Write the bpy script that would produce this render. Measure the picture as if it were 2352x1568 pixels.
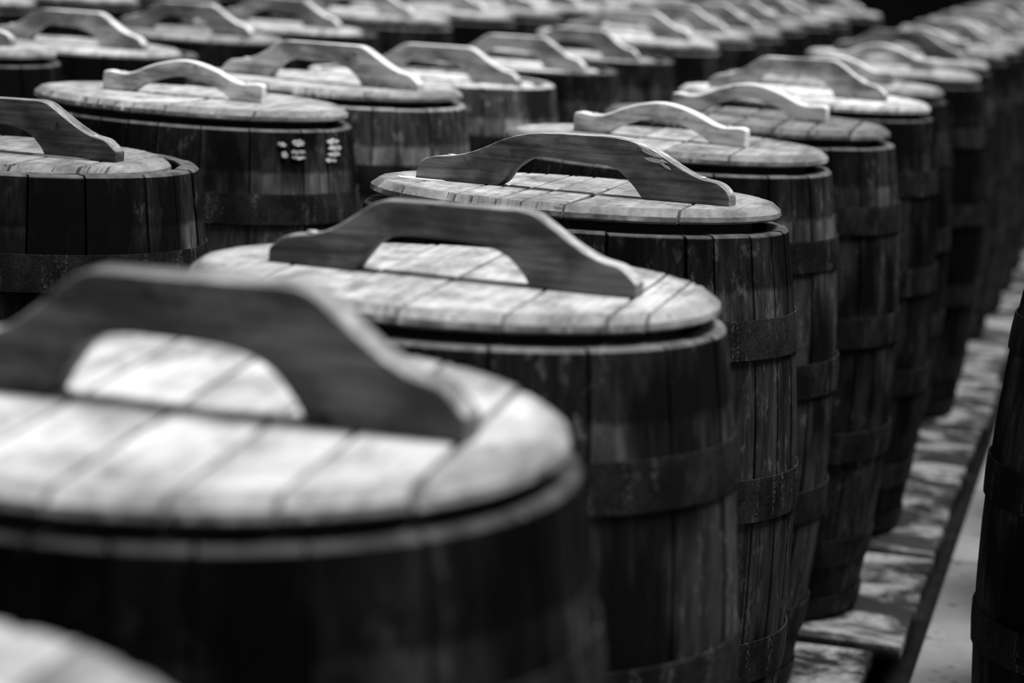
import bpy, bmesh, math, random
from mathutils import Matrix, Vector

for o in list(bpy.data.objects):
    bpy.data.objects.remove(o)
scene = bpy.context.scene
COL = scene.collection
R = math.radians
random.seed(7)

# ------------------------------------------------------------------ camera
TOP = 0.88                     # height of a barrel rim above the slabs
PITCH, ROLL, CAM_H = 0.14426, 0.0750, 0.412
cam_data = bpy.data.cameras.new('camera')
cam = bpy.data.objects.new('camera', cam_data)
COL.objects.link(cam)
fw = Vector((0, math.cos(PITCH), -math.sin(PITCH)))
up0 = Vector((0, math.sin(PITCH), math.cos(PITCH)))
rt0 = Vector((1, 0, 0))
rt = rt0 * math.cos(ROLL) + up0 * math.sin(ROLL)
up = up0 * math.cos(ROLL) - rt0 * math.sin(ROLL)
cam.matrix_world = Matrix(((rt.x, up.x, -fw.x, 0), (rt.y, up.y, -fw.y, 0),
                           (rt.z, up.z, -fw.z, TOP + CAM_H), (0, 0, 0, 1)))
cam_data.sensor_width = 36
cam_data.lens = 36 * 7000 / 2352
cam_data.clip_start = 0.05
cam_data.clip_end = 200
cam_data.dof.use_dof = True
cam_data.dof.focus_distance = 4.0
cam_data.dof.aperture_fstop = 5.0
scene.camera = cam

# ------------------------------------------------------------------ light
scene.cycles.max_bounces = 3
scene.cycles.diffuse_bounces = 2
scene.cycles.glossy_bounces = 1
scene.view_settings.view_transform = 'Standard'
scene.view_settings.look = 'None'
scene.view_settings.exposure = 0.5
scene.view_settings.gamma = 1
scene.view_settings.use_curve_mapping = False

SKY = 0.25
world = bpy.data.worlds.new('overcast_sky')
scene.world = world
world.use_nodes = True
nt = world.node_tree
nt.nodes.clear()
tc = nt.nodes.new('ShaderNodeTexCoord')
sep = nt.nodes.new('ShaderNodeSeparateXYZ')
nt.links.new(tc.outputs['Generated'], sep.inputs[0])
mr = nt.nodes.new('ShaderNodeMapRange')          # overcast sky: zenith three times the horizon
mr.inputs['From Min'].default_value = 0
mr.inputs['From Max'].default_value = 1
mr.inputs['To Min'].default_value = 0.333
mr.inputs['To Max'].default_value = 1.0
nt.links.new(sep.outputs['Z'], mr.inputs['Value'])
bg = nt.nodes.new('ShaderNodeBackground')
bg.inputs['Strength'].default_value = SKY
nt.links.new(mr.outputs['Result'], bg.inputs['Color'])
wo = nt.nodes.new('ShaderNodeOutputWorld')
nt.links.new(bg.outputs[0], wo.inputs[0])

sun_data = bpy.data.lights.new('sun_behind_cloud', 'SUN')
sun_data.energy = 3.7
sun_data.angle = R(24)
sun = bpy.data.objects.new('sun_behind_cloud', sun_data)
COL.objects.link(sun)
sun_dir = Vector((0.28, 0.04, 1.0)).normalized()      # towards the sun: high up, a little to the right
sun.rotation_euler = sun_dir.to_track_quat('Z', 'Y').to_euler()
sun.location = (3, 4, 8)


# ------------------------------------------------------------------ materials
class NT:
    def __init__(self, name):
        self.m = bpy.data.materials.new(name)
        self.m.use_nodes = True
        self.t = self.m.node_tree
        self.t.nodes.clear()
        self.out = self.n('ShaderNodeOutputMaterial')
        self.p = self.n('ShaderNodeBsdfPrincipled')
        self.t.links.new(self.p.outputs[0], self.out.inputs[0])

    def n(self, kind, **kw):
        nd = self.t.nodes.new(kind)
        for k, v in kw.items():
            setattr(nd, k, v)
        return nd

    def put(self, sock, v):
        if hasattr(v, 'is_output') or isinstance(v, bpy.types.NodeSocket):
            self.t.links.new(v, sock)
        else:
            sock.default_value = v

    def math(self, op, a, b=0.0, clamp=False):
        nd = self.n('ShaderNodeMath', operation=op, use_clamp=clamp)
        self.put(nd.inputs[0], a)
        self.put(nd.inputs[1], b)
        return nd.outputs[0]

    def vmath(self, op, a, b):
        nd = self.n('ShaderNodeVectorMath', operation=op)
        self.put(nd.inputs[0], a)
        self.put(nd.inputs[1], b)
        return nd.outputs[0]

    def noise(self, vec, scale, detail=4, rough=0.6, dist=0.0):
        nd = self.n('ShaderNodeTexNoise')
        self.put(nd.inputs['Vector'], vec)
        nd.inputs['Scale'].default_value = scale
        nd.inputs['Detail'].default_value = detail
        nd.inputs['Roughness'].default_value = rough
        nd.inputs['Distortion'].default_value = dist
        return nd.outputs['Fac']

    def rng(self, v, a, b, c, d, smooth=False):
        nd = self.n('ShaderNodeMapRange')
        nd.interpolation_type = 'SMOOTHSTEP' if smooth else 'LINEAR'
        self.put(nd.inputs['Value'], v)
        for k, x in zip(('From Min', 'From Max', 'To Min', 'To Max'), (a, b, c, d)):
            self.put(nd.inputs[k], x)
        return nd.outputs['Result']

    def bump(self, h, strength, dist):
        nd = self.n('ShaderNodeBump')
        nd.inputs['Strength'].default_value = strength
        nd.inputs['Distance'].default_value = dist
        self.put(nd.inputs['Height'], h)
        self.t.links.new(nd.outputs[0], self.p.inputs['Normal'])

    def finish(self, col, rough, spec=0.3, metal=0.0):
        self.put(self.p.inputs['Base Color'], col)
        self.put(self.p.inputs['Roughness'], rough)
        self.p.inputs['Specular IOR Level'].default_value = spec
        self.p.inputs['Metallic'].default_value = metal
        return self.m


def coords(t):
    tcn = t.n('ShaderNodeTexCoord')
    oi = t.n('ShaderNodeObjectInfo')
    rnd = oi.outputs['Random']
    return tcn.outputs['Object'], oi.outputs['Location'], rnd, oi.outputs['Color']


def mat_stave():
    t = NT('weathered_dark_stave_wood')
    ob, loc, rnd, col = coords(t)
    shift = t.vmath('SCALE', loc, (0, 0, 0))
    shift.node.inputs['Scale'].default_value = 3.7
    off = t.math('MULTIPLY', rnd, 37.0)
    cmb = t.n('ShaderNodeCombineXYZ')
    for i in range(3):
        t.put(cmb.inputs[i], off)
    vg = t.vmath('ADD', t.vmath('MULTIPLY', ob, (1, 1, 0.035)), cmb.outputs[0])
    grain = t.noise(vg, 170, 2, 0.65)
    vs = t.vmath('ADD', t.vmath('MULTIPLY', ob, (1, 1, 0.10)), cmb.outputs[0])
    streak = t.noise(vs, 34, 3, 0.6)
    vp = t.vmath('ADD', t.vmath('MULTIPLY', ob, (1, 1, 0.45)), shift)
    patch = t.noise(vp, 7, 3, 0.62)
    speck = t.noise(t.vmath('ADD', t.vmath('MULTIPLY', ob, (1, 1, 0.5)), shift), 60, 3, 0.7)
    base = t.rng(patch, 0.40, 0.62, 0.005, 0.043, True)
    base = t.math('MULTIPLY', base, t.rng(streak, 0.3, 0.7, 0.4, 1.5))
    base = t.math('MULTIPLY', base, t.rng(grain, 0.3, 0.7, 0.55, 1.45))
    base = t.math('MULTIPLY', base, t.rng(rnd, 0, 1, 0.55, 1.4))
    # the darker band where the lost head hoop used to sit
    sx = t.n('ShaderNodeSeparateXYZ')
    t.put(sx.inputs[0], ob)
    zz = t.math('ADD', sx.outputs['Z'], t.math('MULTIPLY', t.math('SUBTRACT', streak, 0.5), 0.02))
    band = t.rng(zz, 0.806, 0.814, 1.0, 0.55)
    base = t.math('MULTIPLY', base, band)
    # rubbed paler wood just below it
    rub = t.math('MULTIPLY', t.rng(zz, 0.768, 0.776, 0, 1), t.rng(zz, 0.806, 0.812, 1, 0))
    base = t.math('MULTIPLY', base, t.math('ADD', 1.0, t.math('MULTIPLY', rub, t.rng(rnd, 0, 1, 0.15, 1.1))))
    # pale lime scuffs
    sc = t.math('MULTIPLY', t.rng(speck, 0.56, 0.70, 0, 1), t.rng(patch, 0.47, 0.58, 0, 1))
    base = t.math('ADD', base, t.math('MULTIPLY', sc, 0.085))
    # worn pale end grain along the rim
    base = t.math('ADD', base, t.math('MULTIPLY', t.rng(sx.outputs['Z'], TOP - 0.0045, TOP - 0.0030, 0, 0.13), t.rng(streak, 0.3, 0.7, 0.4, 1.2)))
    base = t.math('MAXIMUM', base, 0.004)
    base = t.math('MULTIPLY', base, col)
    t.bump(grain, 0.5, 0.002)
    return t.finish(base, t.rng(speck, 0.3, 0.7, 0.5, 0.75), 0.05)


def mat_hoop():
    t = NT('rusty_dark_hoop_iron')
    ob, loc, rnd, col = coords(t)
    shift = t.vmath('SCALE', loc, (0, 0, 0))
    shift.node.inputs['Scale'].default_value = 5.1
    v = t.vmath('ADD', ob, shift)
    a = t.noise(v, 14, 5, 0.65)
    b = t.noise(v, 260, 3, 0.7)
    d = t.noise(t.vmath('ADD', t.vmath('MULTIPLY', ob, (1, 1, 0.12)), shift), 45, 4, 0.65)
    base = t.rng(a, 0.35, 0.7, 0.005, 0.022, True)
    base = t.math('MULTIPLY', base, t.rng(b, 0.3, 0.7, 0.5, 1.7))
    lime = t.math('MULTIPLY', t.rng(d, 0.55, 0.7, 0, 1), t.rng(b, 0.48, 0.6, 0, 1))
    base = t.math('ADD', base, t.math('MULTIPLY', lime, 0.14))
    t.bump(b, 0.45, 0.0015)
    return t.finish(base, 0.65, 0.08, 0.05)


def mat_lid():
    t = NT('sun_bleached_lid_planks')
    ob, loc, rnd, col = coords(t)
    shift = t.vmath('SCALE', loc, (0, 0, 0))
    shift.node.inputs['Scale'].default_value = 2.9
    off = t.math('MULTIPLY', rnd, 29.0)
    cmb = t.n('ShaderNodeCombineXYZ')
    for i in range(3):
        t.put(cmb.inputs[i], off)
    vg = t.vmath('ADD', t.vmath('MULTIPLY', ob, (1, 0.05, 1)), cmb.outputs[0])
    grain = t.noise(vg, 120, 2, 0.6, 0.4)
    vs = t.vmath('ADD', t.vmath('MULTIPLY', ob, (1, 0.35, 1)), cmb.outputs[0])
    blot = t.noise(t.vmath('ADD', ob, shift), 9, 4, 0.62)
    stain = t.noise(vs, 26, 4, 0.68)
    base = t.rng(blot, 0.32, 0.62, 0.62, 1.0, True)
    base = t.math('MULTIPLY', base, t.rng(stain, 0.36, 0.56, 0.48, 1.0))
    base = t.math('MULTIPLY', base, t.rng(grain, 0.3, 0.7, 0.8, 1.12))
    base = t.math('MULTIPLY', base, t.rng(rnd, 0, 1, 0.86, 1.1))
    spots = t.noise(t.vmath('ADD', ob, cmb.outputs[0]), 48, 2, 0.5)
    base = t.math('MULTIPLY', base, t.rng(spots, 0.68, 0.74, 1.0, 0.45))
    # grime worn into the rounded edge
    ln = t.n('ShaderNodeVectorMath', operation='LENGTH')
    t.put(ln.inputs[0], t.vmath('MULTIPLY', ob, (1, 1, 0)))
    rr = t.math('ADD', ln.outputs['Value'], t.math('MULTIPLY', t.math('SUBTRACT', stain, 0.5), 0.07))
    base = t.math('MULTIPLY', base, t.rng(rr, 0.242, 0.262, 1.0, 0.6, True))
    base = t.math('MULTIPLY', base, col)
    t.bump(grain, 0.4, 0.0015)
    return t.finish(base, 0.65, 0.18)


def mat_handle():
    t = NT('handle_wood')
    ob, loc, rnd, col = coords(t)
    off = t.math('MULTIPLY', rnd, 23.0)
    cmb = t.n('ShaderNodeCombineXYZ')
    for i in range(3):
        t.put(cmb.inputs[i], off)
    vg = t.vmath('ADD', t.vmath('MULTIPLY', ob, (0.05, 1, 1)), cmb.outputs[0])
    grain = t.noise(vg, 190, 3, 0.62, 0.3)
    blot = t.noise(t.vmath('ADD', t.vmath('MULTIPLY', ob, (0.6, 1, 1)), cmb.outputs[0]), 17, 4, 0.6)
    knot = t.noise(t.vmath('ADD', ob, cmb.outputs[0]), 38, 2, 0.5)
    base = t.rng(blot, 0.36, 0.62, 0.38, 1.15, True)
    base = t.math('MULTIPLY', base, t.rng(grain, 0.32, 0.68, 0.5, 1.4))
    base = t.math('MULTIPLY', base, t.rng(knot, 0.66, 0.73, 1.0, 0.4))
    base = t.math('MULTIPLY', base, col)
    # top light painted into the upper faces, over some weather bleaching
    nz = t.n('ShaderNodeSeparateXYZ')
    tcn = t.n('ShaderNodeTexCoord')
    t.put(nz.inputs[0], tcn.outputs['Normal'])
    worn_lit = t.rng(t.math('ADD', nz.outputs['Z'], t.math('MULTIPLY', t.math('SUBTRACT', blot, 0.5), 0.5)), 0.35, 0.6, 1.0, 2.5)
    base = t.math('MINIMUM', t.math('MULTIPLY', base, worn_lit), 0.82)
    t.bump(grain, 0.35, 0.0012)
    return t.finish(base, 0.6, 0.15)


def mat_simple(name, val, rough, metal=0.0, ns=60, spread=0.25):
    t = NT(name)
    ob, loc, rnd, col = coords(t)
    a = t.noise(ob, ns, 4, 0.6)
    base = t.rng(a, 0.3, 0.7, val * (1 - spread), val * (1 + spread))
    t.bump(a, 0.2, 0.001)
    return t.finish(base, rough, 0.12 if metal == 0 else 0.4, metal)


def mat_slab():
    t = NT('mottled_damp_stone_slab')
    ob, loc, rnd, col = coords(t)
    shift = t.vmath('SCALE', loc, (0, 0, 0))
    shift.node.inputs['Scale'].default_value = 1.7
    v = t.vmath('ADD', ob, shift)
    a = t.noise(v, 6.5, 6, 0.62, 0.6)
    b = t.noise(v, 55, 5, 0.7)
    base = t.rng(a, 0.44, 0.62, 0.014, 0.24, True)
    base = t.math('MULTIPLY', base, t.rng(b, 0.32, 0.66, 0.5, 1.2))
    t.bump(t.math('ADD', a, t.math('MULTIPLY', b, 0.5)), 0.5, 0.01)
    return t.finish(base, t.rng(a, 0.42, 0.6, 0.35, 0.75), 0.4)


def mat_kerb():
    t = NT('pale_pitted_concrete')
    ob, loc, rnd, col = coords(t)
    a = t.noise(ob, 8, 5, 0.6)
    b = t.noise(ob, 120, 4, 0.7)
    vo = t.n('ShaderNodeTexVoronoi')
    t.put(vo.inputs['Vector'], ob)
    vo.inputs['Scale'].default_value = 17
    pit = t.rng(t.math('ADD', vo.outputs['Distance'], t.math('MULTIPLY', a, 0.25)), 0.24, 0.32, 0.4, 1.0)
    base = t.math('MULTIPLY', t.rng(a, 0.3, 0.7, 0.17, 0.25), t.rng(b, 0.3, 0.7, 0.82, 1.1))
    base = t.math('MULTIPLY', base, pit)
    t.bump(b, 0.3, 0.003)
    return t.finish(base, 0.8, 0.25)


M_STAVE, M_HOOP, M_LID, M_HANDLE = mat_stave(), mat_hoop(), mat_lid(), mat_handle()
M_SLAB, M_KERB = mat_slab(), mat_kerb()
M_HEAD = mat_simple('dark_barrel_head_wood', 0.05, 0.7)
M_SCREW = mat_simple('dull_zinc_screw', 0.4, 0.5, 0.3, 300, 0.3)
M_SCRAP_GLINT = mat_simple('white_scrap_and_glint', 0.75, 0.6)  # paper scrap, and the strip painted as light under one handle
M_WALL = mat_simple('shade_dark_wall', 0.012, 0.9, 0, 3, 0.5)  # shade at the far end painted in as near-black wall colour
M_SOIL = mat_simple('dark_damp_soil', 0.009, 0.9, 0, 14, 0.5)


# ------------------------------------------------------------------ mesh helpers
def finish_mesh(name, bm, mat, sharp=35):
    bmesh.ops.remove_doubles(bm, verts=bm.verts, dist=1e-6)
    bmesh.ops.recalc_face_normals(bm, faces=bm.faces)
    me = bpy.data.meshes.new(name)
    bm.to_mesh(me)
    bm.free()
    for p in me.polygons:
        p.use_smooth = True
    me.set_sharp_from_angle(angle=R(sharp))
    me.materials.append(mat)
    return me


def link(name, me, parent=None, mat4=None, color=None):
    o = bpy.data.objects.new(name, me)
    COL.objects.link(o)
    if parent is not None:
        o.parent = parent
    if mat4 is not None:
        o.matrix_local = mat4
    if color is not None:
        o.color = (color, color, color, 1)
    return o


def fillet(pts, n=5):
    """pts: (x, z, radius); corner rounding by quadratic curves"""
    out = []
    N = len(pts)
    for i in range(N):
        x, z, r = pts[i]
        p = Vector((x, z))
        a = Vector(pts[i - 1][:2]) - p
        b = Vector(pts[(i + 1) % N][:2]) - p
        if r <= 0:
            out.append(p)
            continue
        ra = min(r, a.length * 0.48)
        rb = min(r, b.length * 0.48)
        pa = p + a.normalized() * ra
        pb = p + b.normalized() * rb
        for k in range(n + 1):
            s = k / n
            out.append(pa * (1 - s) ** 2 + p * 2 * s * (1 - s) + pb * s * s)
    return out


def extrude_profile(outline, thick, bev, seg=2):
    """outline in x/z, extruded along y and eased on its long edges"""
    bm = bmesh.new()
    f = [bm.verts.new((p.x, -thick / 2, p.y)) for p in outline]
    b = [bm.verts.new((p.x, thick / 2, p.y)) for p in outline]
    n = len(f)
    bm.faces.new(f)
    bm.faces.new(list(reversed(b)))
    for i in range(n):
        j = (i + 1) % n
        bm.faces.new((f[j], f[i], b[i], b[j]))
    bmesh.ops.recalc_face_normals(bm, faces=bm.faces)
    edges = [e for e in bm.edges if (e.verts[0] in f) == (e.verts[1] in f) and len(e.link_faces) == 2
             and abs(e.verts[0].co.y - e.verts[1].co.y) < 1e-7]
    bmesh.ops.bevel(bm, geom=edges, offset=bev, segments=seg, profile=0.5, affect='EDGES', clamp_overlap=True)
    big = [fc for fc in bm.faces if len(fc.verts) > 4]
    bmesh.ops.triangulate(bm, faces=big)
    return bm


def box_bm(x0, x1, y0, y1, z0, z1, bev=0.0):
    bm = bmesh.new()
    vs = [bm.verts.new((x, y, z)) for z in (z0, z1) for y in (y0, y1) for x in (x0, x1)]
    for q in ((0, 1, 3, 2), (4, 6, 7, 5), (0, 4, 5, 1), (2, 3, 7, 6), (0, 2, 6, 4), (1, 5, 7, 3)):
        bm.faces.new([vs[i] for i in q])
    if bev:
        bmesh.ops.bevel(bm, geom=list(bm.edges), offset=bev, segments=2, profile=0.5, affect='EDGES')
    return bm


def disc_bm(r, z0, z1, n=40):
    bm = bmesh.new()
    a = [bm.verts.new((r * math.cos(2 * math.pi * k / n), r * math.sin(2 * math.pi * k / n), z0)) for k in range(n)]
    b = [bm.verts.new((v.co.x, v.co.y, z1)) for v in a]
    bm.faces.new(list(reversed(a)))
    bm.faces.new(b)
    for k in range(n):
        bm.faces.new((a[k], a[(k + 1) % n], b[(k + 1) % n], b[k]))
    return bm


# ------------------------------------------------------------------ the ground
ROW = Vector((math.sin(math.atan(0.2)), math.cos(math.atan(0.2))))     # the rows run this way
SIDE = Vector((ROW.y, -ROW.x))
ROW_ROT = Matrix.Rotation(-math.atan(0.2), 4, 'Z')                      # local x = SIDE, local y = ROW

floor = link('floor', finish_mesh('floor', box_bm(-8, 7, -3, 26, -0.30, -0.13), M_SOIL), None, ROW_ROT)
floor['kind'] = 'structure'

wall = link('wall_back', finish_mesh('wall_back', box_bm(-8, 7, 21.0, 21.3, -0.2, 3.2), M_WALL), None, ROW_ROT)
wall['kind'] = 'structure'

rs = random.Random(3)
slab_meshes = {}


def slab(perp0, perp1, al0, al1, top=0.0, name='paving_slab', mat=M_SLAB, rot=0.0):
    w, l = perp1 - perp0, al1 - al0
    key = (round(w, 3), round(l, 3), mat.name)
    if key not in slab_meshes:
        slab_meshes[key] = finish_mesh(name, box_bm(-w / 2, w / 2, -l / 2, l / 2, -0.13 if mat is M_KERB else -0.030, 0, 0.006), mat)
    m = Matrix.Translation((perp0 + w / 2, al0 + l / 2, top)) @ Matrix.Rotation(rot, 4, 'Z')
    return link(name, slab_meshes[key], floor, m)


PITCH_S = 0.871
BED = finish_mesh('bedding', box_bm(-0.24, 0.24, -9.5, 9.5, -0.131, -0.029), M_SOIL)
for row in range(4):
    link('bedding', BED, floor, Matrix.Translation((-0.71 - 0.86 * row, 10.3, 0)))
for k in range(-5, 17):
    a0 = 5.45 + PITCH_S * k
    dx = {-1: -0.035, 2: 0.01, 3: 0.02}.get(k, rs.uniform(-0.008, 0.012))
    slab(-1.06 + dx, -0.34 + dx, a0 + 0.01, a0 + PITCH_S - (0.05 if k < 1 else 0.03), 0, rot=rs.uniform(-0.006, 0.006))
for row in (1, 2, 3):
    for k in range(-3, 16):
        a0 = 4.6 + PITCH_S * k
        slab(-1.06 - 0.86 * row, -0.34 - 0.86 * row + 0.08, a0 + 0.01, a0 + PITCH_S - 0.03, 0)
for k in range(-3, 12):
    a0 = 3.2 + 1.55 * k
    slab(-0.295, 0.62, a0 + 0.004, a0 + 1.55 - 0.008, -0.004, 'concrete_strip', M_KERB)

# ------------------------------------------------------------------ barrels
R_RIM, R_BILGE, THICK = 0.280, 0.318, 0.024


def radius(z):
    s = abs(z - TOP / 2) / (TOP / 2)
    return R_BILGE - (R_BILGE - R_RIM) * s ** 2


STAVE_SETS = []
for sset in range(2):
    rr = random.Random(40 + sset)
    ws = [rr.choice((0.7, 0.85, 1.0, 1.15, 1.35, 1.7)) for _ in range(25)]
    tot = sum(ws)
    meshes = []
    a = 0.0
    for w in ws:
        a0, a1 = a, a + 2 * math.pi * w / tot
        a = a1
        gap = rr.uniform(0.0022, 0.0042)
        jr = rr.uniform(-0.0012, 0.0012)
        top = TOP - rr.choice((0, 0, 0.0006, 0.0012))
        zs = [0, 0.012] + [0.012 + (top - 0.016 - 0.012) * k / 11 for k in range(1, 12)] + [top - 0.004, top]
        bm = bmesh.new()
        cols = []
        angs = [a0 + gap, a0 + gap * 2.4, (2 * a0 + a1) / 3, (a0 + 2 * a1) / 3, a1 - gap * 2.4, a1 - gap]
        rec = [0.0028, 0, 0, 0, 0, 0.0028]
        for an, rc in zip(angs, rec):
            colv = []
            for iz, z in enumerate(zs):
                r = radius(z) + jr - rc - (0.0035 if iz in (0, len(zs) - 1) else 0)
                colv.append(bm.verts.new((r * math.cos(an), r * math.sin(an), z)))
            cols.append(colv)
        inner = []
        for an in (angs[0], angs[-1]):
            colv = []
            for z in zs:
                r = radius(z) - THICK
                colv.append(bm.verts.new((r * math.cos(an), r * math.sin(an), z)))
            inner.append(colv)
        ring = cols + [inner[1], inner[0]]
        nr = len(ring)
        for k in range(nr):
            c0, c1 = ring[k], ring[(k + 1) % nr]
            for i in range(len(zs) - 1):
                bm.faces.new((c0[i], c1[i], c1[i + 1], c0[i + 1]))
        bm.faces.new([c[-1] for c in ring])
        bm.faces.new([c[0] for c in reversed(ring)])
        meshes.append(finish_mesh('stave', bm, M_STAVE, 32))
    STAVE_SETS.append(meshes)


def hoop_mesh(z0, z1):
    bm = bmesh.new()
    n = 64
    prof = []
    for z, o in ((z0, 0.0012), (z0, 0.0036), ((z0 + z1) / 2, 0.0044), (z1, 0.0036), (z1, 0.0012), ((z0 + z1) / 2, 0.0012)):
        prof.append((radius(z) + o, z))
    rings = []
    for k in range(n + 4):                       # the last steps overlap the first ones
        an = 2 * math.pi * k / n
        lift = 0.0022 if k >= n else (0.0011 if k == n - 1 else 0)
        rings.append([bm.verts.new(((r + lift) * math.cos(an), (r + lift) * math.sin(an), z)) for r, z in prof])
    for k in range(len(rings) - 1):
        for i in range(6):
            j = (i + 1) % 6
            bm.faces.new((rings[k][i], rings[k + 1][i], rings[k + 1][j], rings[k][j]))
    bm.faces.new(rings[0])
    bm.faces.new(list(reversed(rings[-1])))
    return finish_mesh('hoop', bm, M_HOOP, 40)


HOOPS = [hoop_mesh(TOP - t1, TOP - t0) for t0, t1 in
         ((0.106, 0.156), (0.307, 0.362), (0.520, 0.574), (0.724, 0.774), (0.835, 0.872))]
HEAD = finish_mesh('head', disc_bm(0.258, TOP - 0.056, TOP - 0.036), M_HEAD)


def place(X, Y, a, b, rz, dz):
    lift = 0.262 * (abs(a) + abs(b))
    return (Matrix.Translation((X + a * TOP, Y + b * TOP, lift)) @ Matrix.Rotation(-a, 4, 'Y') @ Matrix.Rotation(b, 4, 'X'))


M_PAINT = mat_simple('flaked_white_paint', 0.45, 0.8, 0, 90, 0.7)


def paint_dab(e, X, Y, ang, t0, t1, width, seed):
    """a flaked dab of white paint lying on the staves of barrel e; ang is its compass angle in the yard"""
    rr = random.Random(seed)
    rz = e['turn']
    bm = bmesh.new()
    n = 7
    lo, hi = [], []
    for k in range(n):
        an = R(ang) - rz + (k / (n - 1) - 0.5) * width / 0.285
        ta, tb = t0 + rr.uniform(-.0015, .0015), t1 + rr.uniform(-.0015, .0015)
        if k in (0, n - 1):
            ta, tb = (ta * 0.65 + tb * 0.35), (ta * 0.35 + tb * 0.65)
        for lst, tt in ((lo, tb), (hi, ta)):
            r = radius(TOP - tt) + 0.0022
            lst.append((bm.verts.new((r * math.cos(an), r * math.sin(an), TOP - tt)),
                        bm.verts.new(((r - 0.003) * math.cos(an), (r - 0.003) * math.sin(an), TOP - tt))))
    for k in range(n - 1):
        bm.faces.new((lo[k][0], lo[k + 1][0], hi[k + 1][0], hi[k][0]))
        bm.faces.new((lo[k][1], hi[k][1], hi[k + 1][1], lo[k + 1][1]))
        bm.faces.new((lo[k][0], lo[k][1], lo[k + 1][1], lo[k + 1][0]))
        bm.faces.new((hi[k][0], hi[k + 1][0], hi[k + 1][1], hi[k][1]))
    bm.faces.new((lo[0][0], hi[0][0], hi[0][1], lo[0][1]))
    bm.faces.new((lo[-1][0], lo[-1][1], hi[-1][1], hi[-1][0]))
    link('paint_mark', finish_mesh('paint_mark', bm, M_PAINT), e)['label'] = 'flaked white paint dab'


barrel_no = [0]


def barrel(X, Y, dz, ta, tb, tone, label, group):
    i = barrel_no[0]
    barrel_no[0] += 1
    rr = random.Random(500 + i)
    e = bpy.data.objects.new('barrel', None)
    COL.objects.link(e)
    rz = rr.uniform(0, 6.28)
    e.matrix_world = place(X, Y, ta, tb, 0, dz) @ Matrix.Rotation(rz, 4, 'Z') @ Matrix.Diagonal((1, 1, 1 + dz / TOP, 1))
    e['label'] = label
    e['category'] = 'barrel'
    e['turn'] = rz
    e['group'] = group
    for me in STAVE_SETS[i % 2]:
        link('stave', me, e, None, tone)
    for k, me in enumerate(HOOPS):
        h = link('hoop', me, e)
        h.rotation_euler = (0, 0, rr.uniform(0, 6.28))
    link('head', HEAD, e)
    return e


# ------------------------------------------------------------------ lids
LID_Z0, LID_EDGE, LID_TOP = 0.0, 0.009, 0.018
PLANKS = [(-1, -0.60, -0.17, 0.12, 0.50, 1), (-1, -0.55, -0.27, 0.0, 0.27, 0.50, 0.76, 1),
          (-1, -0.60, -0.28, 0.015, 0.375, 0.70, 0.82, 1), (-1, -0.70, -0.41, -0.32, -0.20, -0.08, 0.12, 0.62, 1)]


def plank_mesh(rad, a, b, gap, seed, bow=0.0):
    """one board of a round lid: strip of a disc between x = a*rad and b*rad, chipped edge, joint bowed open by bow"""
    x0 = a * rad + (gap if a > -1 else 0)
    x1 = b * rad - (gap if b < 1 else 0)
    rr = random.Random(seed)
    bm = bmesh.new()
    n, ns = 18, 7
    chip = []
    for k in range(2 * (n + 1)):
        chip.append((rr.uniform(0, 0.0012), rr.uniform(0, 0.0025) + (rr.uniform(0.003, 0.007) if rr.random() < 0.10 else 0)))
    loops = []
    for z, ins, ix, cw in ((LID_Z0, 0.004, 0, 0), (LID_Z0 + 0.003, 0, 0, 0), (LID_EDGE, 0, 0, 0.7), (LID_EDGE + 0.0012, 0.0012, 0, 1),
                           (LID_TOP - 0.0012, 0.0095, 0, 1), (LID_TOP, 0.0115, 0.0014, 1)):
        r = rad - ins
        lo = max(x0 + (ix if a > -1 else 0), -r)
        hi = min(x1 - (ix if b < 1 else 0), r)
        t0, t1 = math.acos(max(-1, min(1, hi / r))), math.acos(max(-1, min(1, lo / r)))
        lp = []
        for sgn, (ta, tb), c0 in ((1, (t0, t1), 0), (-1, (t1, t0), n + 1)):
            for k in range(n + 1):
                an = ta + (tb - ta) * k / n
                rk = r - chip[c0 + k][0] - cw * chip[c0 + k][1] * (0 if k in (0, n) else 1)
                lp.append(bm.verts.new((rk * math.cos(an), sgn * rk * math.sin(an), z)))
            p, q = (lo, hi) if sgn > 0 else (hi, lo)
            if abs(p) < r - 1e-4:
                y = math.sqrt(r * r - p * p)
                for k in range(1, ns):
                    f = 1 - 2 * k / ns
                    bx = bow * max(0.0, 1 - ((f + 0.35) / 0.6) ** 2) if (sgn > 0 and bow) else 0
                    lp.append(bm.verts.new((p + bx, sgn * y * f, z)))
            else:
                for k in range(1, ns):
                    lp.append(bm.verts.new((p * (r - chip[0][0]) / r, 0, z)))
        loops.append(lp)
    m = len(loops[0])
    for q in range(len(loops) - 1):
        for k in range(m):
            j = (k + 1) % m
            bm.faces.new((loops[q][k], loops[q][j], loops[q + 1][j], loops[q + 1][k]))
    bm.faces.new(list(reversed(loops[0])))
    bm.faces.new(loops[-1])
    bmesh.ops.remove_doubles(bm, verts=bm.verts, dist=1e-5)
    bmesh.ops.dissolve_degenerate(bm, edges=bm.edges, dist=1e-6)
    return finish_mesh('plank', bm, M_LID, 28)


_pl = {}


def plank_set(rad, s):
    key = (rad, s)
    if key not in _pl:
        L = PLANKS[s]
        rr = random.Random(s * 7 + int(rad * 1000))
        _pl[key] = [plank_mesh(rad, L[k], L[k + 1], rr.uniform(0.0013, 0.0021) + (0.0010 if s == 1 else 0), s * 31 + k,
                              0.006 if (s == 3 and k == 6) else 0.0) for k in range(len(L) - 1)]
    return _pl[key]


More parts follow.
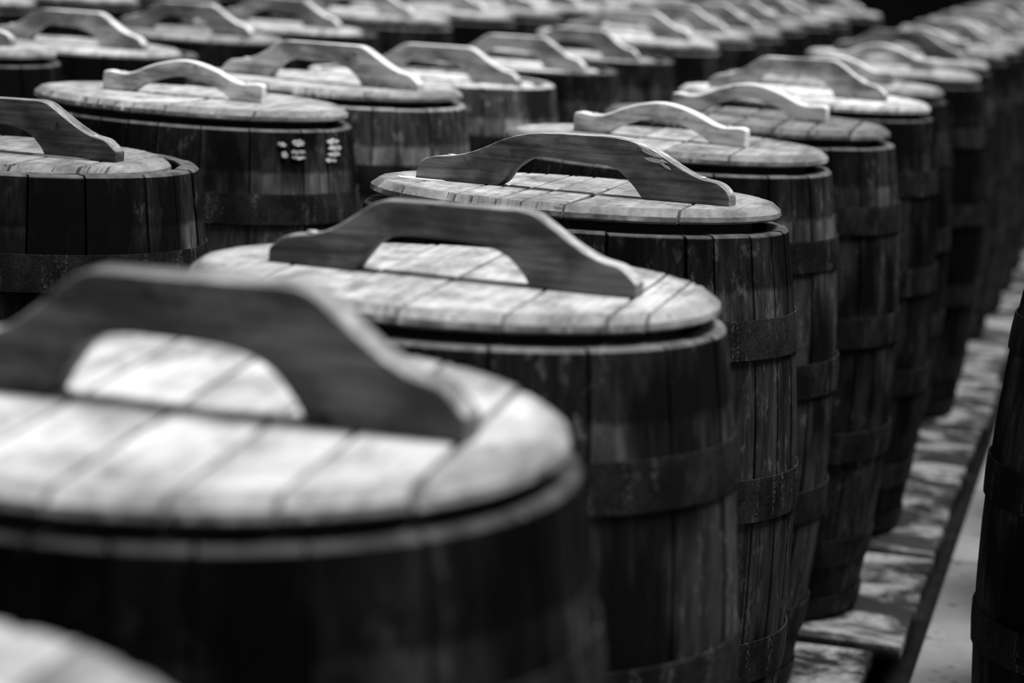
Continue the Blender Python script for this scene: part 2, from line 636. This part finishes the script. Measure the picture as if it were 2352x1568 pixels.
PLUG_HI = finish_mesh('plug', disc_bm(0.234, -0.0475, 0.0005), M_HEAD)
PLUG_SUNK = finish_mesh('plug', disc_bm(0.215, -0.0148, 0.0005), M_HEAD)
PLUG_LO = finish_mesh('plug', disc_bm(0.215, -0.0258, 0.0005), M_HEAD)


def handle_mesh(kind, L):
    hs = 1.0
    if kind in ('board', 'tall'):
        hs = 1.27 if kind == 'tall' else 1.03
        P = [(-.5, 0, 0), (-.5, .014, .004), (-.462, .027, .006), (-.345, .033, .03), (-.205, .072, .012), (.205, .075, .014),
             (.37, .035, .05), (.455, .029, .006), (.5, .014, .004), (.5, 0, 0),
             (.216, 0, 0), (.205, .010, .01), (.150, .031, .03), (.07, .039, .03), (-.14, .040, .02), (-.2, .032, .02), (-.245, .010, .01), (-.26, 0, 0)]
        th, bv, seg = 0.036, 0.0022, 2
    elif kind == 'round':
        P = [(-.5, 0, 0), (-.5, .014, .012), (-.47, .030, .02), (-.335, .036, .04), (-.175, .073, .05), (.20, .077, .045),
             (.38, .033, .06), (.465, .029, .014), (.5, .014, .01), (.5, 0, 0),
             (.23, 0, 0), (.19, .020, .02), (.13, .040, .03), (-.12, .044, .03), (-.185, .026, .03), (-.215, .006, .006), (-.235, 0, 0)]
        th, bv, seg = 0.036, 0.0018, 2
    else:
        P = [(-.5, 0, 0), (-.5, .031, .006), (-.47, .034, .008), (-.34, .029, .05), (-.19, .052, .06), (0, .065, .08), (.19, .052, .06),
             (.34, .029, .05), (.47, .033, .008), (.5, .030, .006), (.5, 0, 0),
             (.31, 0, .004), (.25, .013, .03), (.14, .027, .05), (0, .036, .06), (-.14, .027, .05), (-.25, .013, .03), (-.31, 0, .004)]
        th, bv, seg = 0.033, 0.0075, 4
    out = fillet([(x * L, z * hs, r) for x, z, r in P])
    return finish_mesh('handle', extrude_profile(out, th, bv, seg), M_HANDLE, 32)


_hm = {}


def get_handle(kind, L):
    key = (kind, round(L / 0.01))
    if key not in _hm:
        _hm[key] = handle_mesh(kind, L)
    return _hm[key]


def screw_mesh():
    bm = bmesh.new()
    n = 12
    prof = [(0.0062, -0.001), (0.0062, 0.0006), (0.0046, 0.0018), (0.0016, 0.0022)]
    rings = [[bm.verts.new((r * math.cos(6.28319 * k / n), r * math.sin(6.28319 * k / n), z)) for k in range(n)] for r, z in prof]
    for a, b in zip(rings, rings[1:]):
        for k in range(n):
            bm.faces.new((a[k], a[(k + 1) % n], b[(k + 1) % n], b[k]))
    bm.faces.new(list(reversed(rings[0])))
    bm.faces.new(rings[-1])
    return finish_mesh('screw', bm, M_SCREW, 50)


SCREW = screw_mesh()
FOOT = {'board': (0.405, 0.0322), 'tall': (0.405, 0.0397), 'round': (0.41, 0.0322), 'bow': (0.405, 0.0308)}
lid_no = [0]


def lid(e, dz, inset, ltone, kind, L, az, htone, off):
    """the lid of barrel e: planks over a plug, with its handle and screws"""
    i = lid_no[0]
    lid_no[0] += 1
    rr = random.Random(900 + i)
    d = bpy.data.objects.new('lid', None)
    COL.objects.link(d)
    d.parent = e
    z = TOP + (0.012, -0.010, -0.021)[inset]
    rz = e['turn']
    paz = -11.0 + (0 if i < 5 else rr.uniform(-3, 3))          # the boards run with the rows
    lx, ly = ((-0.003, 0.0) if inset else (rr.uniform(-.002, .002), rr.uniform(-.002, .002)))
    d.matrix_local = Matrix.Rotation(-rz, 4, 'Z') @ Matrix.Translation((lx, ly, z)) @ Matrix.Rotation(R(paz), 4, 'Z')
    rad = 0.246 if inset else 0.272
    for me in plank_set(rad, i % 4):
        link('plank', me, d, Matrix.Translation((0, 0, rr.uniform(-0.0006, 0.0004))), ltone)
    link('plug', (PLUG_HI, PLUG_LO, PLUG_SUNK)[inset], d)
    base = Matrix.Rotation(R(az - paz), 4, 'Z') @ Matrix.Translation((off[0], off[1], LID_TOP - 0.0002))
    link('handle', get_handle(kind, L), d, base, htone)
    fx, fz = FOOT[kind]
    for s in (-1, 1):
        link('screw', SCREW, d, base @ Matrix.Translation((s * (fx * L - 0.004), 0, fz + 0.0005)))
    if kind == 'round' and L > 0.4:              # the torn shoulder and the scrap under the left foot
        for x, z, ln, hh, sl in ((0.1060, 0.0590, 0.030, 0.0045, 0.30), (0.1130, 0.0510, 0.032, 0.0060, 0.10),
                                 (0.0960, 0.0650, 0.020, 0.0030, 0.40), (0.1260, 0.0450, 0.018, 0.0035, 0.50)):
            sliver(d, base, x, -0.0192, z, ln, hh, 0.004, sl, 'splinter', M_FRESH)
        sliver(d, base @ Matrix.Rotation(R(-90), 4, 'X'), -0.205, -0.0006, -0.022, 0.075, 0.040, 0.0012, 0.15, 'paper_scrap', M_SCRAP_GLINT)
    if inset and i == 18:
        sliver(d, base, 0.105, -0.0195, 0.0012, 0.085, 0.0028, 0.006, 0.0, 'gap_glint', M_SCRAP_GLINT)  # pale strip standing in for light in the gap under the handle
    return d


M_FRESH = mat_simple('fresh_split_wood', 0.62, 0.7, 0, 200, 0.25)


def sliver(d, base, x, y, z, length, height, depth, slope, name, mat):
    """a thin torn sliver lying along the handle"""
    bm = bmesh.new()
    pts = [(-0.5, 0.1), (-0.2, 0.5), (0.25, 0.42), (0.5, 0.0), (0.2, -0.45), (-0.3, -0.4)]
    f = [bm.verts.new((px * length, 0, pz * height)) for px, pz in pts]
    b = [bm.verts.new((px * length, depth, pz * height)) for px, pz in pts]
    bm.faces.new(f)
    bm.faces.new(list(reversed(b)))
    for k in range(6):
        j = (k + 1) % 6
        bm.faces.new((f[j], f[k], b[k], b[j]))
    m = base @ Matrix.Translation((x, y, z)) @ Matrix.Rotation(slope, 4, 'Y')
    return link(name, finish_mesh(name, bm, mat), d, m)


# X, Y, height tweak, tilts, stave tone | lid inset, lid tone, handle kind, length, azimuth, handle tone, handle offset
ROWS = {
    'aisle': [
        (-0.380, 1.285, 0, 0, 0, 0.8, 0, 0.50, 'board', 0.40, -12, 0.25, (0, 0)),
        (-0.2245, 2.090, 0.0020, 0.022, 0.045, 0.5, 0, 0.68, 'tall', 0.40, -15.5, 0.145, (.015, -0.012)),
        (-0.064, 3.080, -0.004, 0.005, 0.003, 1.1, 0, 0.60, 'board', 0.385, -14, 0.165, (0.004, -0.022)),
        (0.072, 4.010, 0.0018, 0.0060, -0.0200, 0.65, 0, 0.46, 'round', 0.428, -18, 0.18, (0.010, -0.045)),
        (0.235, 5.126, 0, 0, 0, 0.95, 0, 0.46, 'bow', 0.30, -18, 0.78, (-0.01, -0.01)),
        (0.413, 5.775, 0.0050, 0.0014, 0.0002, 0.9, 0, 0.24, 'bow', 0.30, -16, 0.85, (0.0, 0.02)),
        (0.587, 6.582, 0.0101, 0.0027, 0.0002, 0.5, 0, 0.95, 'board', 0.38, -15, 0.36, (-0.01, -0.03)),
        (0.745, 7.551, -0.004, 0, 0, 0.4, 0, 0.52, 'bow', 0.30, -15, 0.75, (0, 0)),
        (0.931, 8.248, 0.004, 0, 0, 0.4, 0, 0.60, 'bow', 0.30, -15, 0.55, (0, 0)),
        (1.088, 9.165, 0, 0, 0, 0.4, 0, 0.60, 'board', 0.38, -15, 0.20, (0, 0)),
        (1.242, 9.848, 0.004, 0, 0, 0.4, 0, 0.36, 'bow', 0.30, -15, 0.50, (0, 0)),
        (1.394, 10.531, 0, 0, 0, 0.4, 0, 0.50, 'board', 0.36, -14, 0.42, (0, 0)),
        (1.545, 11.25, 0, 0, 0, 0.4, 0, 0.45, 'bow', 0.30, -16, 0.50, (0, 0)),
        (1.695, 12.00, 0, 0, 0, 0.4, 0, 0.50, 'board', 0.38, -12, 0.50, (0, 0)),
        (1.845, 12.76, 0, 0, 0, 0.4, 0, 0.40, 'board', 0.38, -15, 0.45, (0, 0)),
        (1.995, 13.52, 0, 0, 0, 0.4, 0, 0.50, 'bow', 0.30, -15, 0.45, (0, 0)),
        (2.145, 14.28, 0, 0, 0, 0.4, 0, 0.45, 'board', 0.36, -13, 0.45, (0, 0)),
        (2.30, 15.05, 0, 0, 0, 0.4, 0, 0.45, 'board', 0.38, -15, 0.45, (0, 0)),
    ],
    'second': [
        (-0.744, 4.305, -0.0038, 0.005, -0.006, 0.85, 1, 0.32, 'board', 0.37, -13, 0.105, (0.012, -0.035)),
        (-0.586, 5.290, -0.001, -0.0051, -0.0026, 0.95, 0, 0.58, 'bow', 0.285, -9, 0.75, (-0.012, -0.01)),
        (-0.405, 6.012, 0, 0, 0, 2.2, 0, 0.66, 'board', 0.41, -18, 0.55, (0.018, -0.06)),
        (-0.226, 6.919, 0, 0, 0, 4.2, 2, 0.80, 'board', 0.38, -14, 0.40, (0.030, -0.05)),
        (-0.066, 7.696, 0, 0, 0, 0.9, 2, 0.80, 'board', 0.36, -15, 0.44, (0.040, -0.05)),
        (0.108, 8.443, 0, 0, 0, 0.9, 2, 0.55, 'board', 0.34, -15, 0.38, (0.030, -0.05)),
        (0.275, 9.103, 0.002, 0, 0, 0.9, 0, 0.92, 'board', 0.38, -15, 0.48, (0, 0)),
        (0.423, 9.767, 0.004, 0, 0, 0.9, 0, 0.65, 'board', 0.38, -15, 0.42, (0, 0)),
        (0.563, 10.442, 0, 0, 0, 0.9, 0, 0.46, 'board', 0.38, -16, 0.42, (0, 0)),
        (0.706, 11.209, 0, 0, 0, 0.9, 0, 0.46, 'board', 0.38, -14, 0.50, (0, 0)),
        (0.862, 11.912, 0, 0, 0, 0.9, 0, 0.52, 'board', 0.38, -15, 0.42, (0, 0)),
        (1.003, 12.567, 0, 0, 0, 0.9, 0, 0.55, 'bow', 0.30, -15, 0.50, (0, 0)),
        (1.230, 13.42, 0, 0, 0, 0.9, 0, 0.65, 'board', 0.38, -15, 0.50, (0, 0)),
    ],
    'third': [
        (-1.263, 6.351, 0, 0, 0, 0.8, 0, 0.52, 'round', 0.38, -8, 0.36, (0, 0)),
        (-1.049, 7.012, 0, 0, 0, 0.9, 1, 0.58, 'board', 0.37, -15, 0.52, (0.01, -0.05)),
        (-0.899, 7.981, -0.003, 0, 0, 0.7, 1, 0.40, 'board', 0.36, -13, 0.36, (0.01, -0.05)),
        (-0.728, 8.712, -0.002, 0, 0, 0.7, 1, 0.60, 'board', 0.37, -15, 0.40, (0, 0)),
        (-0.535, 9.387, 0.002, 0, 0, 1.3, 0, 0.70, 'board', 0.37, -18, 0.55, (0.02, -0.1)),
        (-0.348, 10.043, 0.003, 0, 0, 0.7, 0, 0.70, 'board', 0.37, -15, 0.48, (0, 0)),
        (-0.185, 10.72, 0, 0, 0, 0.9, 0, 0.60, 'board', 0.37, -15, 0.40, (0, 0)),
        (-0.026, 11.386, 0, 0, 0, 1.0, 0, 0.70, 'board', 0.37, -15, 0.50, (0, 0)),
        (0.100, 12.03, 0, 0, 0, 0.9, 0, 0.6, 'board', 0.37, -15, 0.46, (0, 0)),
        (0.215, 12.70, 0, 0, 0, 0.9, 0, 0.6, 'bow', 0.30, -15, 0.50, (0, 0)),
        (0.380, 13.40, 0, 0, 0, 0.9, 0, 0.6, 'board', 0.37, -15, 0.46, (0, 0)),
    ],
    'fourth': [
        (-1.666, 8.522, 0, 0, 0, 0.8, 0, 0.60, 'board', 0.37, -14, 0.45, (0, 0)),
        (-1.473, 9.228, 0, 0, 0, 0.8, 0, 0.65, 'board', 0.37, -14, 0.45, (0, 0)),
        (-1.310, 9.95, 0, 0, 0, 0.8, 0, 0.60, 'board', 0.37, -14, 0.45, (0, 0)),
        (-1.150, 10.70, 0, 0, 0, 0.8, 0, 0.60, 'bow', 0.30, -14, 0.50, (0, 0)),
        (-0.990, 11.45, 0, 0, 0, 0.8, 0, 0.60, 'board', 0.37, -14, 0.45, (0, 0)),
    ],
    'across': [
        (0.995, 4.185, 0, 0, 0, 0.9, 0, 0.45, 'board', 0.38, -12, 0.30, (0, 0)),
        (1.190, 5.060, 0, 0, 0, 0.9, 0, 0.45, 'bow', 0.30, -14, 0.50, (0, 0)),  # from here on unseen barrels, added to shade the aisle
        (1.385, 5.940, 0, 0, 0, 0.9, 0, 0.50, 'board', 0.38, -12, 0.30, (0, 0)),
        (1.575, 6.810, 0, 0, 0, 0.9, 0, 0.45, 'board', 0.38, -15, 0.30, (0, 0)),
        (1.765, 7.700, 0, 0, 0, 0.9, 0, 0.50, 'board', 0.38, -12, 0.30, (0, 0)),
        (1.950, 8.580, 0, 0, 0, 0.9, 0, 0.45, 'bow', 0.30, -12, 0.50, (0, 0)),
    ],
}
ORD = ['nearest', 'second', 'third', 'fourth', 'fifth', 'sixth', 'seventh', 'eighth', 'ninth', 'tenth', 'eleventh',
       'twelfth', 'thirteenth', 'fourteenth', 'fifteenth', 'sixteenth', 'seventeenth', 'eighteenth', 'nineteenth']
ROWNAME = {'aisle': 'row beside the paved aisle', 'second': 'second row left of the aisle',
           'third': 'third row left of the aisle', 'fourth': 'fourth row left of the aisle'}
GROUP = {'aisle': 'in the row beside the aisle', 'second': 'in the second row', 'third': 'in the third row',
         'fourth': 'in the fourth row', 'across': 'across the aisle'}
HANDLE_WORD = {'board': 'board-handled lid', 'tall': 'tall board-handled lid', 'round': 'round-shouldered lid handle', 'bow': 'bowed lid handle'}
SPECIAL = {
    ('aisle', 0): 'blurred barrel at the bottom left corner, only its pale lid edge showing',
    ('aisle', 1): 'large blurred foreground barrel with pale plank lid and tall dark board handle',
    ('aisle', 2): 'barrel with light plank lid and angular dark handle, right behind the blurred foreground one',
    ('aisle', 3): 'sharply focused barrel whose round-shouldered lid handle is splintered and weathered',
    ('aisle', 4): 'barrel with grey lid and pale bowed handle, just behind the splintered handle',
    ('aisle', 5): 'barrel with dark lid and nearly white bowed handle, sixth along the aisle',
    ('aisle', 6): 'barrel with bright white lid and flat-topped board handle beside the aisle',
    ('second', 0): 'barrel cut by the left edge, lid sunk inside its rim, dark handle',
    ('second', 1): 'barrel with white paint dabs on its staves and a pale bowed handle',
    ('second', 2): 'barrel with pale angular handle, right behind the paint-dabbed one',
    ('second', 3): 'pale-staved barrel with a sunken lid, fourth in the second row',
}
for row, items in ROWS.items():
    for k, (X, Y, dz, ta, tb, tone, inset, ltone, kind, L, az, htone, off) in enumerate(items):
        if row == 'across':
            bl = ('dark stave barrel at the right edge, nearest across the narrow aisle' if k == 0 else
                  'added unseen barrel with %s, %s across the aisle on the right' % (HANDLE_WORD[kind], ORD[k]))
        else:
            bl = 'dark barrel with %s, %s in the %s' % (HANDLE_WORD[kind], ORD[k], ROWNAME[row])
        bl = SPECIAL.get((row, k), bl)
        e = barrel(X, Y, dz, ta, tb, tone, bl, 'wooden barrels ' + GROUP[row])
        lid(e, dz, inset, ltone, kind, L, az, htone, off)
        if row == 'second' and k == 1:
            for q, (ang, ta, tb, w) in enumerate(((-51, .020, .027, .016), (-44, .016, .026, .026), (-44, .033, .039, .030), (-50, .036, .045, .012),
                                                  (-44, .043, .048, .030), (-25, .016, .023, .040), (-24, .028, .034, .044), (-25, .039, .045, .040), (-27, .049, .054, .03))):
                paint_dab(e, X, Y, ang, ta, tb, w, q)
        del e['turn']

bpy.context.view_layer.update()
